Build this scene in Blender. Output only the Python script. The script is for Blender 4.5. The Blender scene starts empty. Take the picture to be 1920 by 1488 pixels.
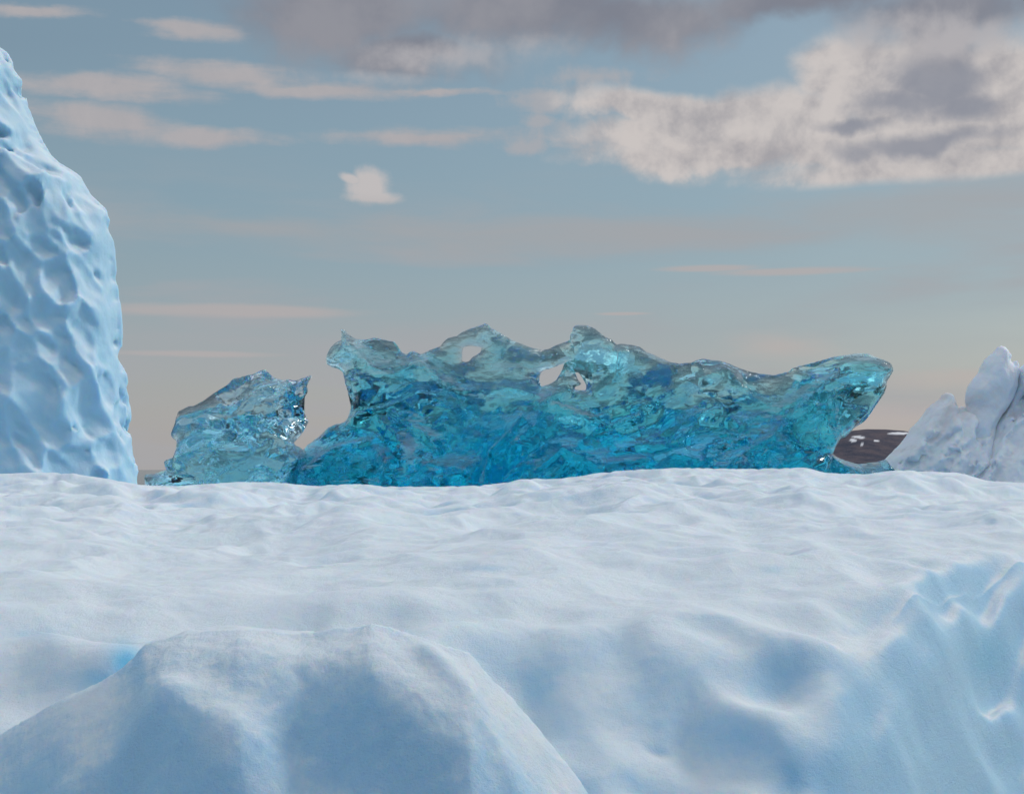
import bpy, math
import numpy as np

# ------------------------------------------------------------------ basics
SC = bpy.context.scene
F = 2638.0            # focal length in photograph pixels (1920 wide)
HX, HY = 960.0, 880.0 # principal column, horizon row
CAMZ = 2.6            # eye height (water lies at WATER)
WATER = -2.4
rad = math.radians

cam_d = bpy.data.cameras.new('camera')
cam = bpy.data.objects.new('camera', cam_d)
SC.collection.objects.link(cam)
cam.location = (0, 0, CAMZ)
cam.rotation_euler = (rad(90), 0, 0)
cam_d.sensor_fit = 'HORIZONTAL'
cam_d.sensor_width = 36
cam_d.lens = 36 * F / 1920
cam_d.shift_y = (880 - 744) / 1920
cam_d.clip_start = 0.1
cam_d.clip_end = 60000
SC.camera = cam

SUN_AZ, SUN_EL = 64.0, 31.0       # azimuth measured clockwise from +Y (the view direction)
sun_d = bpy.data.lights.new('sun', 'SUN')
sun_d.energy = 1.55
sun_d.angle = rad(10)
sun_d.color = (1.0, 0.94, 0.88)
sun = bpy.data.objects.new('sun', sun_d)
SC.collection.objects.link(sun)
sun.rotation_euler = (rad(90 - SUN_EL), 0, rad(-SUN_AZ + 180))

SC.view_settings.view_transform = 'Standard'
SC.view_settings.look = 'None'
SC.view_settings.gamma = 1
SC.view_settings.exposure = 0.0
SC.view_settings.use_curve_mapping = False
SC.cycles.max_bounces = 32
SC.cycles.transmission_bounces = 28
SC.cycles.glossy_bounces = 6
SC.cycles.diffuse_bounces = 5
SC.cycles.transparent_max_bounces = 24
SC.cycles.volume_bounces = 2
SC.cycles.caustics_refractive = True
SC.cycles.caustics_reflective = False
SC.cycles.sample_clamp_indirect = 12.0
SC.cycles.blur_glossy = 1.0
try:
    SC.cycles.use_denoising = True
    SC.cycles.denoiser = 'OPENIMAGEDENOISE'
    SC.cycles.denoising_input_passes = 'RGB_ALBEDO_NORMAL'
except Exception as e:
    print('denoiser', e)


# ------------------------------------------------------------------ node helper
class NT:
    def __init__(s, tree):
        s.t = tree
        s.n = tree.nodes
    def node(s, kind, **kw):
        nd = s.n.new(kind)
        for k, v in kw.items():
            setattr(nd, k, v)
        return nd
    def put(s, sock, v):
        if isinstance(v, bpy.types.NodeSocket):
            s.t.links.new(v, sock)
        elif v is not None:
            if hasattr(sock.default_value, '__len__') and isinstance(v, (tuple, list)):
                v = tuple(v)
                if len(sock.default_value) == 4 and len(v) == 3:
                    v = v + (1.0,)
            sock.default_value = v
    def m(s, op, a, b=None, c=None, clamp=False):
        nd = s.node('ShaderNodeMath', operation=op)
        nd.use_clamp = clamp
        s.put(nd.inputs[0], a)
        if b is not None: s.put(nd.inputs[1], b)
        if c is not None: s.put(nd.inputs[2], c)
        return nd.outputs[0]
    def add(s, a, b): return s.m('ADD', a, b)
    def sub(s, a, b): return s.m('SUBTRACT', a, b)
    def mul(s, a, b): return s.m('MULTIPLY', a, b)
    def mx(s, a, b): return s.m('MAXIMUM', a, b)
    def mn(s, a, b): return s.m('MINIMUM', a, b)
    def step(s, v, lo, hi, a=0.0, b=1.0):
        nd = s.node('ShaderNodeMapRange', interpolation_type='SMOOTHSTEP')
        s.put(nd.inputs[0], v)
        nd.inputs[1].default_value = lo; nd.inputs[2].default_value = hi
        nd.inputs[3].default_value = a; nd.inputs[4].default_value = b
        return nd.outputs[0]
    def xyz(s, x, y, z):
        nd = s.node('ShaderNodeCombineXYZ')
        s.put(nd.inputs[0], x); s.put(nd.inputs[1], y); s.put(nd.inputs[2], z)
        return nd.outputs[0]
    def noise(s, vec, scale, detail=4.0, rough=0.55, dist=0.0, kind='FBM', lac=2.0):
        nd = s.node('ShaderNodeTexNoise', noise_dimensions='3D', noise_type=kind)
        s.put(nd.inputs['Vector'], vec)
        nd.inputs['Scale'].default_value = scale
        nd.inputs['Detail'].default_value = detail
        nd.inputs['Roughness'].default_value = rough
        nd.inputs['Lacunarity'].default_value = lac
        nd.inputs['Distortion'].default_value = dist
        return nd.outputs[0]
    def mix(s, f, a, b):
        nd = s.node('ShaderNodeMix', data_type='RGBA')
        s.put(nd.inputs[0], f); s.put(nd.inputs[6], a); s.put(nd.inputs[7], b)
        return nd.outputs[2]
    def mapping(s, vec, loc=(0, 0, 0), rot=(0, 0, 0), scale=(1, 1, 1)):
        nd = s.node('ShaderNodeMapping')
        s.put(nd.inputs['Vector'], vec)
        nd.inputs['Location'].default_value = loc
        nd.inputs['Rotation'].default_value = rot
        nd.inputs['Scale'].default_value = scale
        return nd.outputs[0]
    def bump(s, h, strength, dist, normal=None):
        nd = s.node('ShaderNodeBump')
        nd.inputs['Strength'].default_value = strength
        nd.inputs['Distance'].default_value = dist
        s.put(nd.inputs['Height'], h)
        if normal is not None: s.put(nd.inputs['Normal'], normal)
        return nd.outputs[0]


def lin(r, g, b):
    f = lambda c: ((c / 255 + 0.055) / 1.055) ** 2.4 if c > 10 else c / 255 / 12.92
    return (f(r), f(g), f(b))


# ------------------------------------------------------------------ sky
world = bpy.data.worlds.new('World')
SC.world = world
world.use_nodes = True
W = NT(world.node_tree)
W.n.clear()
tc = W.node('ShaderNodeTexCoord')
sky = W.node('ShaderNodeTexSky', sky_type='NISHITA')
sky.sun_disc = False
sky.sun_elevation = rad(SUN_EL)
sky.sun_rotation = rad(SUN_AZ)
sky.air_density = 1.0
sky.dust_density = 1.6
sky.ozone_density = 1.6
SKY_TINT = (0.100, 0.098, 0.088)
sep = W.node('ShaderNodeSeparateXYZ')
W.put(sep.inputs[0], tc.outputs['Generated'])
X, Y, Z = sep.outputs
az = W.m('ARCTAN2', X, Y)                                  # radians clockwise from the view direction
hyp = W.m('SQRT', W.add(W.mul(X, X), W.mul(Y, Y)))
el = W.m('ARCTAN2', Z, hyp)
K = 1000.0                                                 # work in milliradians
A = W.mul(az, K)
E = W.mul(el, K)


def ae(px, py):
    a = math.atan2(px - HX, F)
    e = math.atan2(-(py - HY), math.hypot(F, px - HX))
    return a * K, e * K


def ell(px, py, rx, ry, shear=0.0, AE=None):
    """1 at the centre, 0 on the ellipse, negative outside"""
    a, e = ae(px, py)
    k = K / F
    AA, EE = AE or (A, E)
    da = W.mul(W.sub(AA, a), 1.0 / (rx * k))
    ee = W.sub(EE, e)
    if shear:
        ee = W.add(ee, W.mul(W.sub(AA, a), shear))
    de = W.mul(ee, 1.0 / (ry * k))
    return W.sub(1.0, W.m('SQRT', W.add(W.mul(da, da), W.mul(de, de))))


def union(lst):
    r = lst[0]
    for q in lst[1:]:
        r = W.mx(r, q)
    return r


P = W.xyz(A, E, 0.0)
n_big = W.noise(P, 0.012, 9.0, 0.55, 0.15)                  # billows
n_fine = W.noise(W.mapping(P, loc=(300, 50, 3)), 0.045, 7.0, 0.6, 0.4)
n_str = W.noise(W.mapping(P, loc=(10, 70, 3), scale=(0.20, 1.3, 1)), 0.04, 8.0, 0.6, 0.6)
n_veil = W.noise(W.mapping(P, loc=(10, 7, 9), scale=(0.16, 1.0, 1)), 0.016, 5.0, 0.5, 0.3)
w1 = W.noise(W.mapping(P, loc=(77, 0, 5), scale=(0.5, 1, 1)), 0.02, 6.0, 0.6, 0.0)
w2 = W.noise(W.mapping(P, loc=(7, 0, 55), scale=(0.35, 1, 1)), 0.025, 6.0, 0.6, 0.0)
AE1 = (W.add(A, W.mul(W.sub(w1, 0.5), 110.0)), W.add(E, W.mul(W.sub(w2, 0.5), 26.0)))   # ragged, for the streaks
AE2 = (W.add(A, W.mul(W.sub(w1, 0.5), 60.0)), W.add(E, W.mul(W.sub(n_big, 0.5), 45.0)))  # billowing

# the open sky: Nishita light thinned by a high veil
clear = W.node('ShaderNodeMix', data_type='RGBA', blend_type='MULTIPLY')
clear.inputs[0].default_value = 1.0
W.put(clear.inputs[6], sky.outputs[0])
W.put(clear.inputs[7], SKY_TINT)
base = clear.outputs[2]
col_low = W.mix(W.step(E, 0.0, 190.0), lin(173, 169, 169), lin(136, 162, 176))
veil = W.mul(W.add(0.55, W.mul(n_veil, 0.6)), W.step(E, 380.0, 20.0, 0.42, 1.0))
col = W.mix(W.mn(veil, 0.97), base, col_low)
# pale bands low down
band = W.mul(W.step(W.add(n_veil, W.mul(W.sub(n_str, 0.5), 0.25)), 0.42, 0.62), W.step(E, 235.0, 130.0))
col = W.mix(W.mul(band, 0.7), col, lin(166, 167, 171))
# broken cloud deck overhead, brighter than the sky in view
deck_n = W.noise(W.xyz(W.m('DIVIDE', X, W.mx(Z, 0.05)), W.m('DIVIDE', Y, W.mx(Z, 0.05)), 0.0), 1.6, 6.0, 0.6, 0.4)
deckc = W.mix(W.step(deck_n, 0.50, 0.60), (0.28, 0.38, 0.50), (1.60, 1.59, 1.58))
behind_c = W.mix(W.step(n_big, 0.52, 0.60), (0.30, 0.39, 0.48), (0.95, 0.96, 0.98))
col = W.mix(W.step(Y, 0.15, -0.35), col, behind_c)         # the sky at the photographer's back is brighter
col = W.mix(W.step(E, 330.0, 600.0), col, deckc)


def layer(col, shapes, noise, amp, lo, hi, colour, opacity):
    v = W.add(union(shapes), W.mul(W.sub(noise, 0.5), amp))
    d = W.mul(W.step(v, lo, hi), opacity)
    return W.mix(d, col, colour)


def S(lst, ae_):
    return [ell(*q, AE=ae_) if len(q) == 5 else ell(*q, 0.0, ae_) for q in lst]


streaks = S([(60, 20, 110, 14), (190, 163, 220, 24), (420, 145, 170, 26), (590, 168, 230, 18), (810, 171, 130, 10),
             (170, 230, 160, 34), (350, 252, 200, 20), (790, 264, 190, 22), (350, 62, 90, 20)], AE1)
col = layer(col, streaks, W.add(W.mul(n_str, 0.7), W.mul(n_fine, 0.3)), 2.0, -0.25, 0.75, W.mix(n_fine, lin(163, 163, 168), lin(180, 176, 178)), 1.0)
low = [ell(440, 582, 330, 15), ell(360, 663, 190, 8), ell(1330, 503, 110, 8), ell(1480, 509, 170, 9), ell(1170, 588, 60, 4)]
col = layer(col, low, n_str, 1.0, -0.1, 0.6, lin(178, 172, 172), 0.8)
col = layer(col, S([(1100, 440, 1000, 46), (1750, 400, 420, 70), (500, 430, 300, 30)], AE1), n_str, 0.9, -0.2, 1.0, lin(164, 165, 168), 0.7)
blush = S([(1440, 645, 150, 40), (1790, 715, 190, 26), (1830, 775, 190, 30), (1600, 790, 500, 40)], AE1)
col = layer(col, blush, n_str, 1.0, -0.1, 1.0, lin(186, 176, 172), 0.6)
# small puff
puff = [ell(690, 352, 44, 40), ell(696, 370, 56, 15), ell(660, 336, 26, 12, 0.3)]
col = layer(col, puff, W.add(W.mul(n_fine, 0.75), W.mul(n_big, 0.25)), 1.5, -0.10, 0.62,
            W.mix(W.step(E, ae(0, 385)[1], ae(0, 325)[1]), lin(176, 172, 173), lin(196, 190, 189)), 0.9)
# loose scraps left of the cumulus
col = layer(col, S([(1010, 190, 110, 34), (1000, 232, 60, 24), (1140, 142, 160, 26), (990, 280, 70, 22), (1150, 255, 220, 44, 0.05), (1350, 290, 300, 44)], AE1),
            n_fine, 2.0, 0.0, 0.95, lin(172, 171, 175), 0.75)
# cumulus on the right
cum = union(S([(1260, 205, 210, 40, 0.10), (1420, 225, 240, 56), (1600, 150, 130, 80), (1730, 175, 190, 120),
               (1880, 190, 190, 120), (1700, 270, 420, 70), (1790, 325, 380, 40), (1420, 285, 330, 40), (1300, 250, 220, 40)], AE2))
shade = W.add(union(S([(1745, 150, 110, 70), (1690, 195, 120, 40), (1790, 205, 90, 40), (1740, 268, 220, 26), (1600, 240, 90, 18)], AE2)), W.mul(W.sub(n_big, 0.5), 3.2))
P2 = W.xyz(W.add(A, -5.0), W.add(E, 9.0), 0.0)
n_big2 = W.noise(P2, 0.012, 9.0, 0.55, 0.15)
n_fine2 = W.noise(W.mapping(P2, loc=(300, 50, 3)), 0.045, 7.0, 0.6, 0.4)
relief = W.add(W.mul(W.sub(n_big, n_big2), 1.5), W.mul(W.sub(n_fine, n_fine2), 0.22))      # billows lit from the upper left
cumcol = W.mix(W.step(relief, -0.22, 0.12), lin(164, 161, 165), lin(204, 197, 194))
cumcol = W.mix(W.mul(W.step(W.sub(shade, relief), -0.1, 0.8), 0.85), cumcol, lin(138, 141, 153))
vv = W.add(cum, W.add(W.mul(W.sub(n_big, 0.5), 1.0), W.mul(W.sub(n_fine, 0.5), 0.40)))
flat = W.step(W.add(E, W.mul(W.sub(w1, 0.5), 14.0)), ae(1700, 352)[1], ae(1700, 326)[1])
col = W.mix(W.mul(W.mul(W.step(vv, -0.22, 0.38), flat), 0.95), col, cumcol)
# broad grey cloud along the top
dark = union(S([(640, 20, 270, 110), (770, 105, 240, 62), (1010, 15, 420, 100), (1200, 40, 330, 70), (1500, 10, 330, 60),
                (1780, 30, 330, 75), (900, -150, 600, 190), (1500, -190, 900, 200)], AE2))
dv = W.add(dark, W.add(W.mul(W.sub(n_big, 0.5), 1.0), W.mul(W.sub(n_fine, 0.5), 0.4)))
lightp = W.add(union([ell(860, 110, 180, 40), ell(1010, 110, 100, 50), ell(1600, 70, 260, 50), ell(1850, 70, 180, 40), ell(700, 150, 200, 18)]), W.mul(W.sub(n_big, 0.5), 1.8))
darkcol = W.mix(W.step(n_big, 0.35, 0.65), lin(126, 129, 141), lin(146, 146, 154))
darkcol = W.mix(W.mul(W.step(W.add(lightp, W.mul(relief, 1.5)), -0.2, 0.9), 0.85), darkcol, lin(180, 177, 180))
col = W.mix(W.mul(W.step(dv, -0.1, 0.75), 0.95), col, darkcol)
bg = W.node('ShaderNodeBackground')
W.put(bg.inputs[0], col)
bg.inputs[1].default_value = 1.0
wo = W.node('ShaderNodeOutputWorld')
W.t.links.new(bg.outputs[0], wo.inputs[0])
world.cycles.sampling_method = 'MANUAL'
world.cycles.sample_map_resolution = 512


# ------------------------------------------------------------------ noise library (numpy)
def _hash(ix, iy, iz, seed):
    h = (ix.astype(np.uint32) * np.uint32(374761393) + iy.astype(np.uint32) * np.uint32(668265263)
         + iz.astype(np.uint32) * np.uint32(2147483647) + np.uint32(seed * 1274126177 & 0xffffffff))
    h = (h ^ (h >> np.uint32(13))) * np.uint32(1274126177)
    h = (h ^ (h >> np.uint32(16))) * np.uint32(2246822519)
    return h ^ (h >> np.uint32(15))


def vnoise(x, y, z, seed=0):
    """smooth gradient noise in about -1..1"""
    x = np.asarray(x, np.float32); y = np.asarray(y, np.float32); z = np.asarray(z, np.float32)
    x, y, z = np.broadcast_arrays(x, y, z)
    fx, fy, fz = np.floor(x), np.floor(y), np.floor(z)
    ix, iy, iz = fx.astype(np.int32), fy.astype(np.int32), fz.astype(np.int32)
    x = x - fx; y = y - fy; z = z - fz
    q = lambda t: t * t * t * (t * (t * 6 - 15) + 10)
    u, v, w = q(x), q(y), q(z)
    out = 0
    for dx in (0, 1):
        for dy in (0, 1):
            for dz in (0, 1):
                h = _hash(ix + dx, iy + dy, iz + dz, seed)
                gx = (h & np.uint32(1023)).astype(np.float32) / 511.5 - 1
                gy = ((h >> np.uint32(10)) & np.uint32(1023)).astype(np.float32) / 511.5 - 1
                gz = ((h >> np.uint32(20)) & np.uint32(1023)).astype(np.float32) / 511.5 - 1
                d = gx * (x - dx) + gy * (y - dy) + gz * (z - dz)
                out = out + d * (u if dx else 1 - u) * (v if dy else 1 - v) * (w if dz else 1 - w)
    return out * 1.5


def fbm(x, y, z, octs=4, seed=0, gain=0.5):
    a, s, o = 1.0, 1.0, 0
    for i in range(octs):
        o = o + a * vnoise(x * s, y * s, z * s, seed + i * 17)
        a *= gain; s *= 2.03
    return o


def ridged(x, y, z, octs=4, seed=0, gain=0.5):
    a, s, o = 1.0, 1.0, 0
    for i in range(octs):
        o = o + a * (1 - np.abs(vnoise(x * s, y * s, z * s, seed + i * 13)) * 2)
        a *= gain; s *= 2.07
    return o


def worley(x, y, z, seed=0, two=False, flat=False):
    """distance to nearest (and 2nd nearest) feature point"""
    x = np.asarray(x, np.float32); y = np.asarray(y, np.float32); z = np.asarray(z, np.float32)
    x, y, z = np.broadcast_arrays(x, y, z)
    ix, iy, iz = np.floor(x).astype(np.int32), np.floor(y).astype(np.int32), np.floor(z).astype(np.int32)
    f1 = np.full(x.shape, 9.0, np.float32); f2 = f1.copy()
    for dx in (-1, 0, 1):
        for dy in (-1, 0, 1):
            for dz in ((0,) if flat else (-1, 0, 1)):
                cx, cy, cz = ix + dx, iy + dy, iz + dz
                h = _hash(cx, cy, cz, seed)
                px = cx + (h & np.uint32(1023)).astype(np.float32) / 1023
                py = cy + ((h >> np.uint32(10)) & np.uint32(1023)).astype(np.float32) / 1023
                d = (px - x) ** 2 + (py - y) ** 2
                if not flat:
                    pz = cz + ((h >> np.uint32(20)) & np.uint32(1023)).astype(np.float32) / 1023
                    d = d + (pz - z) ** 2
                if two:
                    f2 = np.minimum(f2, np.maximum(f1, d))
                f1 = np.minimum(f1, d)
    return (np.sqrt(f1), np.sqrt(f2)) if two else np.sqrt(f1)


def smooth(a, lo, hi):
    t = np.clip((a - lo) / (hi - lo), 0, 1)
    return t * t * (3 - 2 * t)


# ------------------------------------------------------------------ mesh helpers
def link_mesh(name, verts, quads, mat, parent=None, smooth_shade=True):
    me = bpy.data.meshes.new(name)
    verts = np.ascontiguousarray(verts, np.float32); quads = np.ascontiguousarray(quads, np.int32)
    me.vertices.add(len(verts)); me.vertices.foreach_set('co', verts.ravel())
    me.loops.add(quads.size); me.loops.foreach_set('vertex_index', quads.ravel())
    me.polygons.add(len(quads))
    me.polygons.foreach_set('loop_start', np.arange(0, quads.size, quads.shape[1], dtype=np.int32))
    me.polygons.foreach_set('use_smooth', np.full(len(quads), smooth_shade))
    me.update(calc_edges=True)
    me.validate()
    if mat: me.materials.append(mat)
    o = bpy.data.objects.new(name, me)
    SC.collection.objects.link(o)
    if parent:
        o.parent = parent
        o.matrix_parent_inverse = parent.matrix_basis.inverted()
    return o


def tag(o, label=None, cat=None, group=None, kind=None):
    if label: o['label'] = label
    if cat: o['category'] = cat
    if group: o['group'] = group
    if kind: o['kind'] = kind
    return o


def empty(name, loc):
    o = bpy.data.objects.new(name, None)
    SC.collection.objects.link(o)
    o.location = loc
    return o


def surface_nets(Fv, x0, y0, z0, h):
    """naive surface nets; Fv > 0 inside. returns verts, quads (outward)"""
    ins = Fv > 0
    nx, ny, nz = Fv.shape
    cs = [ins[i:nx - 1 + i, j:ny - 1 + j, k:nz - 1 + k] for i in (0, 1) for j in (0, 1) for k in (0, 1)]
    cnt = sum(c.astype(np.uint8) for c in cs)
    act = (cnt > 0) & (cnt < 8)
    idx = np.full(act.shape, -1, np.int32)
    cells = np.argwhere(act)
    idx[act] = np.arange(len(cells))
    ci, cj, ck = cells.T
    acc = np.zeros((len(cells), 3), np.float32); num = np.zeros(len(cells), np.float32)
    corner = {}
    for i in (0, 1):
        for j in (0, 1):
            for k in (0, 1):
                corner[i, j, k] = Fv[ci + i, cj + j, ck + k]
    for ax in range(3):
        for a in (0, 1):
            for b in (0, 1):
                p = [a, b]; p.insert(ax, 0); q = [a, b]; q.insert(ax, 1)
                va, vb = corner[tuple(p)], corner[tuple(q)]
                cr = (va > 0) != (vb > 0)
                t = np.where(cr, va / np.where(cr, va - vb, 1), 0)
                for d in range(3):
                    acc[:, d] += np.where(cr, (t if d == ax else p[d]), 0)
                num += cr
    v = acc / num[:, None] + cells
    verts = v * h + np.array([x0, y0, z0], np.float32)
    quads = []
    for ax in range(3):
        sl0 = [slice(1, -1)] * 3; sl1 = [slice(1, -1)] * 3
        sl0[ax] = slice(0, -1); sl1[ax] = slice(1, None)
        A_, B_ = ins[tuple(sl0)], ins[tuple(sl1)]
        off = np.array([1, 1, 1]); off[ax] = 0
        for sgn in (1, 0):
            e = np.argwhere((A_ & ~B_) if sgn else (~A_ & B_)) + off
            u, w = [(1, 2), (2, 0), (0, 1)][ax]
            def cell(du, dw):
                c = e.copy(); c[:, u] -= du; c[:, w] -= dw
                return idx[c[:, 0], c[:, 1], c[:, 2]]
            q = np.stack([cell(1, 1), cell(0, 1), cell(0, 0), cell(1, 0)], 1)
            quads.append(q if sgn else q[:, ::-1])
    quads = np.concatenate(quads)
    quads = quads[(quads >= 0).all(1)]
    return verts, quads


def poly_sdf(pts, gx, gz):
    """signed distance (inside > 0) of a closed polygon on a grid gx (n), gz (m)"""
    PX, PZ = np.meshgrid(gx, gz, indexing='ij')
    d = np.full(PX.shape, 1e9); ins = np.zeros(PX.shape, bool)
    n = len(pts)
    for i in range(n):
        x1, z1 = pts[i]; x2, z2 = pts[(i + 1) % n]
        ex, ez = x2 - x1, z2 - z1
        t = np.clip(((PX - x1) * ex + (PZ - z1) * ez) / (ex * ex + ez * ez + 1e-12), 0, 1)
        d = np.minimum(d, np.hypot(PX - x1 - t * ex, PZ - z1 - t * ez))
        c = ((z1 > PZ) != (z2 > PZ)) & (PX < (x2 - x1) * (PZ - z1) / (z2 - z1 + 1e-12) + x1)
        ins ^= c
    return np.where(ins, d, -d).astype(np.float32)


def poly_dist(pts, gx, gz):
    PX, PZ = np.meshgrid(gx, gz, indexing='ij')
    d = np.full(PX.shape, 1e9)
    for (x1, z1), (x2, z2) in zip(pts[:-1], pts[1:]):
        ex, ez = x2 - x1, z2 - z1
        t = np.clip(((PX - x1) * ex + (PZ - z1) * ez) / (ex * ex + ez * ez + 1e-12), 0, 1)
        d = np.minimum(d, np.hypot(PX - x1 - t * ex, PZ - z1 - t * ez))
    return d.astype(np.float32)


def blur(a, n, axis, passes=3):
    for _ in range(passes):
        a = np.moveaxis(a, axis, 0)
        p = np.concatenate([np.repeat(a[:1], n + 1, 0), a, np.repeat(a[-1:], n, 0)])
        c = np.cumsum(p, 0, dtype=np.float64)
        a = np.moveaxis((c[2 * n + 1:] - c[:-2 * n - 1]) / (2 * n + 1), 0, axis)
    return a


def steepness(q, ratio, p=0.5, cap=3.5):
    """length of the gradient of t = T*(1-(1-q)^2)^p against the outline distance"""
    b = np.clip(1 - (1 - q) ** 2, 1e-3, 1)
    g = ratio * p * b ** (p - 1) * 2 * (1 - q)
    return np.clip(np.sqrt(1 + g * g), 1, cap)


def at(px, py, D):
    return ((px - HX) / F * D, CAMZ - (py - HY) / F * D)


def pts_at(lst, D):
    return [at(a, b, D) for a, b in lst]


# ------------------------------------------------------------------ materials
def new_mat(name):
    m = bpy.data.materials.new(name)
    m.use_nodes = True
    t = NT(m.node_tree)
    t.n.clear()
    return m, t


def finish(t, shader, volume=None):
    o = t.node('ShaderNodeOutputMaterial')
    t.t.links.new(shader, o.inputs[0])
    if volume is not None:
        t.t.links.new(volume, o.inputs['Volume'])


def snow_material(name, crust, ice, grain, grain_d, lo=0.55, hi=0.93, dirt=None, sss=1.0, sss_scale=0.12, coarse=1.2, cd=0.02, blue_tint=False):
    """weathered white crust on the flat parts, denser bluer glacier ice on the steep ones"""
    m, t = new_mat(name)
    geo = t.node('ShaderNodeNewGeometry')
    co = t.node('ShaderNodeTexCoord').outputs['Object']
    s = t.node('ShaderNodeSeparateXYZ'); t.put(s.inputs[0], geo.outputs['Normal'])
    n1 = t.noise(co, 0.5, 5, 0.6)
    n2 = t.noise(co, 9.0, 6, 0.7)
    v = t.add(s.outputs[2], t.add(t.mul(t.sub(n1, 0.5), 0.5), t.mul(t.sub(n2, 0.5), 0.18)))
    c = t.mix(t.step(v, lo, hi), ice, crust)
    if dirt:
        nd = t.noise(t.mapping(co, loc=(7, 3, 1)), dirt[0], 7, 0.68, 0.6)
        c = t.mix(t.mul(t.step(nd, dirt[1], dirt[2]), dirt[4]), c, dirt[3])
    if blue_tint:
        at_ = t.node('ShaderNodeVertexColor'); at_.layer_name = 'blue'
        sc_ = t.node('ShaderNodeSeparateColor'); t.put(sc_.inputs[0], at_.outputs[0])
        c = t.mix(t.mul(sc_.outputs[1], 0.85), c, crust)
        c = t.mix(sc_.outputs[0], c, (0.17, 0.55, 0.80))  # blue of the slot ice, also tints shade into the hollows
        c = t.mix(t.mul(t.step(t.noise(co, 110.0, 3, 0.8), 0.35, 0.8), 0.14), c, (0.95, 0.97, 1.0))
    g = t.noise(co, grain, 5, 0.72)
    g2 = t.noise(co, coarse, 5, 0.6)
    nrm = t.bump(g2, 1.0, cd)
    if blue_tint:
        nrm = t.bump(t.noise(co, 13.0, 4, 0.6), 0.8, 0.025, nrm)
    nrm = t.bump(g, 0.9, grain_d, nrm)
    p = t.node('ShaderNodeBsdfPrincipled')
    t.put(p.inputs['Base Color'], c)
    p.inputs['Roughness'].default_value = 0.62
    p.inputs['Specular IOR Level'].default_value = 0.25
    p.inputs['IOR'].default_value = 1.31
    p.inputs['Subsurface Weight'].default_value = sss
    p.inputs['Subsurface Radius'].default_value = (0.25, 0.6, 1.0)
    p.inputs['Subsurface Scale'].default_value = sss_scale
    t.put(p.inputs['Normal'], nrm)
    finish(t, p.outputs[0])
    return m


MAT_SNOW = snow_material('weathered_snow_ice', (0.755, 0.83, 0.89), (0.38, 0.65, 0.87), 55.0, 0.03, lo=0.45, hi=0.95, sss_scale=0.10, blue_tint=True)
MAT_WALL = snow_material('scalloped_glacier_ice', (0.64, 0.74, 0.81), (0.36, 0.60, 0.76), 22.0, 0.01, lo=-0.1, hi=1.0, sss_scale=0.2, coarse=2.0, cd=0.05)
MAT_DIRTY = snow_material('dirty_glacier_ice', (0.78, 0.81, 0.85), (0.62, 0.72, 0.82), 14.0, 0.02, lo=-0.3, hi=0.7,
                          dirt=(0.30, 0.50, 0.70, (0.62, 0.55, 0.54), 0.6), sss_scale=0.08, coarse=2.0, cd=0.07)


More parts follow.
